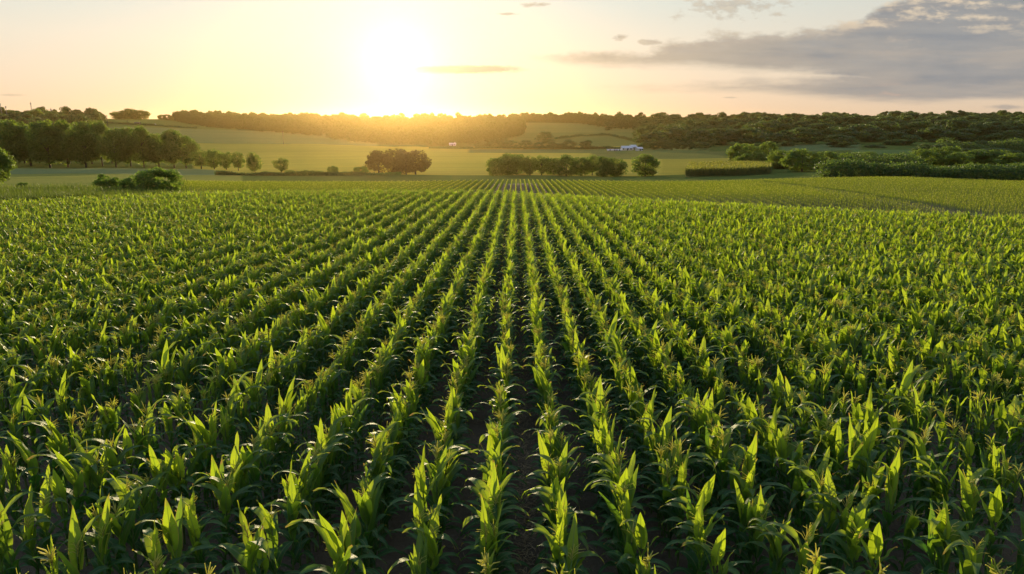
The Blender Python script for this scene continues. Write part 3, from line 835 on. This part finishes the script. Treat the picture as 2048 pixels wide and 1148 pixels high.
# ------------------------------------------------------------------ buildings and small things far off
def house(name, px, Y, w, d, h, rh, label, rot=0.0, wall='white', roof='slate', wins=3, cat='house', chimney=True):
    X, Y, z = at(px, Y); t = empty(name, (X, Y, z - .3), rot); tag(t, label, cat)
    b = MB(); b.box((-w / 2, -d / 2, 0), (w / 2, d / 2, h))
    g = [(-w / 2, -d / 2, h), (-w / 2, d / 2, h), (-w / 2, 0, h + rh), (w / 2, -d / 2, h), (w / 2, d / 2, h), (w / 2, 0, h + rh)]
    b.add(g, [(0, 1, 2, 2), (3, 5, 5, 4)])
    dd = b.data()
    me = bpy.data.meshes.new('wall'); me.from_pydata(dd['v'].tolist(), [], [tuple(dict.fromkeys(map(int, f))) for f in dd['f']]); me.materials.append(M[wall]); me.update()
    obj('wall', me, t)
    r = MB(); o = .35
    for s in (-1, 1):
        y0, y1 = s * (d / 2 + o), 0.0; z0, z1 = h - o * rh / (d / 2) + .03, h + rh + .03
        r.add([(-w / 2 - o, y0, z0), (w / 2 + o, y0, z0), (w / 2 + o, y1, z1), (-w / 2 - o, y1, z1), (-w / 2 - o, y0, z0 + .18), (w / 2 + o, y0, z0 + .18), (w / 2 + o, y1, z1 + .18), (-w / 2 - o, y1, z1 + .18)],
              [(3, 2, 1, 0), (4, 5, 6, 7), (0, 1, 5, 4), (1, 2, 6, 5), (2, 3, 7, 6), (3, 0, 4, 7)])
    ro = obj('roof', r.mesh('roof', [roof], False), t)
    if chimney:
        c = MB(); c.box((w * .3, -.4, h + rh * .6), (w * .3 + .8, .4, h + rh + 1.1)); obj('chimney', c.mesh('chimney', [wall], False), ro)
    dr = MB(); dr.box((-.5, -d / 2 - .06, .3), (.5, -d / 2 + .02, 2.4)); obj('door', dr.mesh('door', ['wood'], False), t)
    for k in range(wins):
        x = -w / 2 + w * (k + .5) / wins
        if abs(x) < 1.2: x += 1.9
        q = MB(); q.box((x - .55, -d / 2 - .05, h * .45), (x + .55, -d / 2 + .02, h * .45 + 1.2)); obj('window', q.mesh('window', ['glass'], False), t)
    return t
house('farmhouse', 1252, 655, 9.5, 6, 2.3, 1.8, 'white farmhouse with pale roof behind the field hedgerow', .1, wins=4)
house('barn', 1264, 668, 6, 6, 2.6, 1.8, 'smaller white barn behind the farmhouse', .4, wins=2, cat='barn', chimney=False)
house('shed', 1228, 648, 13, 4, 1.3, .4, 'long low white shed leading up to the farmhouse', .03, wins=3, cat='shed', chimney=False)
house('outbuilding', 1277, 640, 5, 5, 2.2, 1.2, 'small pale outbuilding at the tree side of the farmhouse', .2, wins=1, cat='shed', chimney=False)
house('cottage', 991, 1405, 8, 7, 9, 4.5, 'white cottage showing among trees on the skyline', .2, wins=2)
house('cottage', 906, 772, 7, 5, 2.0, 1.2, 'low white cottage at the foot of the ridge wood', .1, wins=2)
house('field_barn', 285, 1085, 8, 5, 2.6, 1.2, 'dark field barn on the upper hill field', .1, 'wood', 'wood', 2, 'barn', False)

def pole(name, px, Y, ytop, label, r=.16, arms=1, cat='utility pole'):
    X, Y, z = at(px, Y); h = CZ + slope_of(ytop) * Y - z
    t = empty(name, (X, Y, z)); tag(t, label, cat)
    b = MB(); b.tube([(0, 0, -.3), (0, 0, h * .5), (0, 0, h)], [r, r * .85, r * .65], 8); obj('post', b.mesh('post', ['wood']), t)
    for k in range(arms):
        a = MB(); zz = h - .5 - k * .8; a.box((-1.1, -.08, zz), (1.1, .08, zz + .16)); ao = obj('crossarm', a.mesh('crossarm', ['wood'], False), t)
        for x in (-.9, 0, .9):
            i = MB(); i.tube([(x, 0, zz + .16), (x, 0, zz + .42)], [.07, .05], 6); obj('insulator', i.mesh('insulator', ['steel']), ao)
    return t
pole('utility_pole', 570, 742, 262, 'dark utility pole standing on the edge of the golden field', .3)
pole('utility_pole', 226, 1000, 230, 'tall utility pole above the tree belt', .38, 2)
pole('utility_pole', 266, 1090, 240, 'short utility pole near the field barn', .28)

def mast(px, Y, ytop, label, w=1.0):
    X, Y, z = at(px, Y); h = CZ + slope_of(ytop) * Y - z
    t = empty('mast', (X, Y, z)); tag(t, label, 'mast')
    b = MB()
    for k in range(3):
        a = k * 2.094; b.tube([(w * math.cos(a), w * math.sin(a), 0), (w * .35 * math.cos(a), w * .35 * math.sin(a), h)], [.16, .12], 5)
    n = int(h / 2.2)
    for i in range(n):
        q = i / n; q2 = (i + 1) / n; r0 = w * (1 - .65 * q); r1 = w * (1 - .65 * q2)
        for k in range(3):
            a = k * 2.094; c = a + 2.094
            b.tube([(r0 * math.cos(a), r0 * math.sin(a), h * q), (r1 * math.cos(c), r1 * math.sin(c), h * q2)], [.07, .07], 4)
    obj('lattice', b.mesh('lattice', ['steel']), t)
    a = MB(); a.tube([(0, 0, h), (0, 0, h + 2.5)], [.1, .06], 6); obj('spike', a.mesh('spike', ['steel']), t)
    for s in (-1, 1):
        d = MB(); d.tube([(s * .7, 0, h - 3), (s * .7, 0, h - .6)], [.35, .35], 8); obj('antenna', d.mesh('antenna', ['steel']), t)
mast(20, 1060, 206, 'outermost thin radio mast above the hill wood')
mast(30, 1060, 212, 'shorter thin mast beside the outermost one', .8)
mast(80, 1080, 205, 'tallest mast behind the umbrella crowned tree', 1.4)
mast(118, 1080, 217, 'short mast beyond the umbrella crowned tree', 1.0)

X, Y, z = at(1766, 1290)
t = empty('water_tower', (X, Y, z)); tag(t, 'slim water tower with pale tank poking above the wooded slope', 'water tower')
hw = CZ + slope_of(228) * Y - z
b = MB(); b.tube([(0, 0, 0), (0, 0, hw)], [.7, .5], 8); obj('column', b.mesh('column', ['steel']), t)
zz = np.linspace(-2.6, 4.4, 10); b = MB(); b.tube([(0, 0, hw + q) for q in zz], [.5, 1.7, 2.5, 2.7, 2.6, 2.2, 1.7, 1.1, .6, .1], 14); obj('tank', b.mesh('tank', ['tank']), t)

def van(px, Y, label):
    X, Y, z = at(px, Y); t = empty('van', (X, Y, z), .15); tag(t, label, 'van')
    prof = [(-2.6, .4), (2.6, .4), (2.6, 1.2), (2.2, 1.35), (1.5, 2.2), (-2.45, 2.3), (-2.6, 2.1)]
    n = len(prof); v = [(x, -1, q) for x, q in prof] + [(x, 1, q) for x, q in prof]
    me = bpy.data.meshes.new('body'); me.from_pydata(v, [], [tuple(range(n)), tuple(range(2 * n - 1, n - 1, -1))] + [(i, n + i, n + (i + 1) % n, (i + 1) % n) for i in range(n)]); me.materials.append(M['white']); me.update()
    obj('body', me, t)
    for x in (-1.7, 1.7):
        for y in (-.95, .95):
            w = MB(); w.tube([(x, y - .12, .38), (x, y + .12, .38)], [.38, .38], 14); w.tube([(x, y - .12, .38), (x, y - .121, .38)], [.38, .01], 14); w.tube([(x, y + .12, .38), (x, y + .121, .38)], [.38, .01], 14); obj('wheel', w.mesh('wheel', ['rubber']), t)
    w = MB(); w.add([(.7, -1.01, 1.35), (1.95, -1.01, 1.35), (1.45, -1.01, 2.05), (.7, -1.01, 2.05)], [(0, 1, 2, 3)]); obj('side_window', w.mesh('side_window', ['glass'], False), t)
van(318, 1075, 'white van parked by the low hedge on the upper hill field')

# ------------------------------------------------------------------ haze
HZ_D, HZ_G = 3.0e-5, .85
m, out = new_mat('haze_air')
pv = bsdf('ShaderNodeVolumePrincipled'); pv.inputs['Color'].default_value = (.95, .65, .27, 1); pv.inputs['Density'].default_value = HZ_D; pv.inputs['Anisotropy'].default_value = HZ_G
link(pv.outputs[0], out.inputs['Volume'])
M['haze'] = m
b = MB(); b.box((-10200, -200, -36), (10200, 6600, 62)); tag(obj('haze', b.mesh('haze', ['haze'], False)), 'thin golden evening haze over the fields', 'haze', kind='stuff')

# ------------------------------------------------------------------ sky
w = bpy.data.worlds.new('World'); scene.world = w; w.use_nodes = True
S.nt = w.node_tree; w.node_tree.nodes.clear()
wout = w.node_tree.nodes.new('ShaderNodeOutputWorld'); bg = w.node_tree.nodes.new('ShaderNodeBackground')
tc = w.node_tree.nodes.new('ShaderNodeTexCoord'); D = S(tc.outputs['Generated'])
dx, dy, dz = split(D)
yy = math_node('MAXIMUM', dy, .08)
A = dx / yy; E = dz / yy
front = smooth(dy, .1, .35)
def ae(px, y): 
    v, k = vfac(y); return (px - 1024) / 1400 / k, slope_of(y)
sky = w.node_tree.nodes.new('ShaderNodeTexSky'); sky.sky_type = 'NISHITA'; sky.sun_disc = False
sky.sun_elevation = SUN_EL; sky.sun_rotation = SUN_AZ; sky.air_density = 1.0; sky.dust_density = 1.5; sky.ozone_density = 1.0
NIS = .016
nish = mix(1.0, S(sky.outputs[0]), (NIS, NIS, NIS), 'MULTIPLY')
el = math_node('ARCSINE', dz)
grad = ramp(remap(el, -.02, .7, 0, 1), [(.0, (.72, .51, .35)), (.03, (.78, .57, .39)), (.10, (.78, .65, .51)), (.167, (.76, .70, .59)), (.25, (.62, .69, .65)), (.44, (.50, .61, .73)), (1.0, (.37, .53, .78))])
nv = w.node_tree.nodes.new('ShaderNodeVectorMath'); nv.operation = 'DOT_PRODUCT'; put(nv.inputs[0], D); nv.inputs[1].default_value = Vector((sx_of(795, 118), 1.0, slope_of(126))).normalized()
cosang = S(nv.outputs['Value']); ang = math_node('ARCCOSINE', math_node('MINIMUM', cosang, .99999))
bk = remap(cosang, -1, 1, .78, 1.0)
g1 = math_node('EXPONENT', ang * (-1 / .026)) ; g2 = math_node('EXPONENT', ang * (-1 / .065)); g3 = math_node('EXPONENT', ang * (-1 / .22))
base = mix(1.0, grad, combine(bk, bk, bk), 'MULTIPLY')
base = mix(1.0, base, nish, 'ADD')
def addc(b, f, c): return mix(1.0, b, mix(1.0, combine(f, f, f), c, 'MULTIPLY'), 'ADD')
side = smooth(A, -.1, .75)
base = mix(side * .28, base, (.55, .50, .45))
# clouds
def edge(pts, x0=1000, x1=2300):
    st = [((p - x0) / (x1 - x0), .5 + slope_of(y) * 2) for p, y in pts]
    ax0, ax1 = ae(x0, 120)[0], ae(x1, 120)[0]
    return (ramp(remap(A, ax0, ax1, 0, 1), st) - .5) / 2.0
puff = noise(combine(A * 1.0, E * 2.0, 0.0), 26.0, 6, .6) - .5
strk = noise(combine(A * 1.0, E * 9.0, 3.0), 7.0, 5, .55) - .5
fine = noise(combine(A * 1.0, E * 2.2, 7.0), 60.0, 4, .6) - .5
t1 = edge([(1000, 118), (1045, 111), (1200, 101), (1290, 100), (1350, 80), (1430, 64), (1580, 60), (1690, 46), (1740, 14), (1830, -40), (2300, -70)])
b1 = edge([(1000, 112), (1045, 117), (1150, 133), (1300, 137), (1450, 142), (1620, 152), (1720, 166), (1820, 186), (2300, 192)])
bank1 = smooth(t1 + (puff * 1.0 + fine * .35) * remap(A, 0, .45, .016, .055) - E, -.003, .012) * smooth(E - b1 + (strk + puff * .6) * remap(A, 0, .4, .007, .02), -.003, .014)
t2 = edge([(1000, 174), (1150, 171), (1300, 164), (1450, 160), (1600, 150), (1720, 138), (2300, 130)])
b2 = edge([(1000, 168), (1150, 173), (1300, 183), (1500, 187), (1700, 203), (1850, 212), (1950, 205), (2300, 200)])
bank2 = smooth(t2 + (puff + strk) * remap(A, .1, .5, .007, .02) - E, -.003, .016) * smooth(E - b2 + strk * .022, -.004, .014)
def blob(px, y, wpx, hpx, k=.9, thr=.25):
    a, e = ae(px, y); wa = wpx / 1400.0; he = hpx / 1500.0
    q = (A - a) / wa; r = (E - e) / he
    return smooth(1.0 - math_node('SQRT', q * q + r * r) + (puff * 2.2 + fine * 1.6) * k + strk * k * 1.2, thr, thr + .6)
minor = blob(1470, 12, 150, 36, 1.3, .35) * .8
for bb in (blob(1240, 74, 26, 9), blob(1300, 84, 30, 8), blob(1075, 9, 40, 7), blob(1018, 28, 30, 4), blob(925, 139, 165, 12, .35, .1) * 1.3, blob(20, 190, 48, 5, .4) * .6, blob(1460, 195, 26, 3, .3) * .6, blob(2010, 214, 70, 9, .4) * .8):
    minor = math_node('MAXIMUM', minor, bb)
cl = math_node('MAXIMUM', math_node('MAXIMUM', bank1 * remap(strk + puff * .4, -.25, .25, .8, 1.0), bank2 * remap(strk, -.2, .2, .7, 1.0)), minor * .8) * front
ccol = mix(smooth(A, .05, .62), (.52, .43, .32), (.275, .285, .30))
wave = noise(combine(A * .7, E * 4.5, 11.0), 9.0, 5, .55) - .5
ccol = mix(smooth(wave + strk * .5, -.05, .22) * .55, ccol, (.47, .41, .35))
ccol = mix(smooth(-wave, .02, .2) * smooth(A, .2, .5) * .6, ccol, (.22, .25, .29))
ccol = mix(smooth(t1 + puff * .04 - E, .022, .0) * smooth(puff + fine, -.15, .25) * .55, ccol, (.72, .60, .44))
lit_ = smooth(E, .085, .15) * smooth(A, .36, .5) * smooth(A, .78, .6) * smooth(puff * .8 + wave * 1.2 + fine * .4, -.04, .22)
ccol = mix(lit_ * .85, ccol, (.85, .68, .48))
ccol = mix(smooth(strk * 1.2 + fine * .3, .10, .26) * smooth(E, .06, .03) * .5, ccol, (.72, .46, .34))
base = addc(base, g3, (.10, .095, .075))
base = addc(base, g2, (.17, .17, .155))
cglow = addc(addc(ccol, g3, (.10, .08, .05)), g2, (.12, .10, .06))
base = mix(cl, base, cglow)
base = addc(base, g1, (.75, .73, .66))
link(base.s, bg.inputs['Color']); bg.inputs['Strength'].default_value = .68
link(bg.outputs[0], wout.inputs[0])
w.cycles.sampling_method = 'MANUAL'; w.cycles.sample_map_resolution = 1024

sl = bpy.data.lights.new('sun', 'SUN'); sl.energy = 5.0; sl.angle = R(.5); sl.color = (1.0, .80, .46)
so = bpy.data.objects.new('sun', sl); COL.objects.link(so); so.rotation_euler = (-SUN).to_track_quat('-Z', 'Y').to_euler(); so.location = (0, 0, 40)

# ------------------------------------------------------------------ camera and render settings
cam = bpy.data.cameras.new('camera'); cam.sensor_width = 36; cam.lens = 36 * F; cam.clip_start = .1; cam.clip_end = 20000
co = bpy.data.objects.new('camera', cam); COL.objects.link(co); co.location = (0, 0, CZ); co.rotation_euler = (math.pi / 2 - TH, 0, 0)
scene.camera = co
scene.view_settings.view_transform = 'Standard'; scene.view_settings.look = 'None'; scene.view_settings.exposure = 0.60; scene.view_settings.gamma = 1
c = scene.cycles
c.use_denoising = True; c.denoiser = 'OPENIMAGEDENOISE'
c.max_bounces = 5; c.diffuse_bounces = 2; c.glossy_bounces = 2; c.transmission_bounces = 3; c.volume_bounces = 0; c.transparent_max_bounces = 4
c.caustics_reflective = False; c.caustics_refractive = False
c.sample_clamp_indirect = 6
print('plants', NP, 'tall', nb)
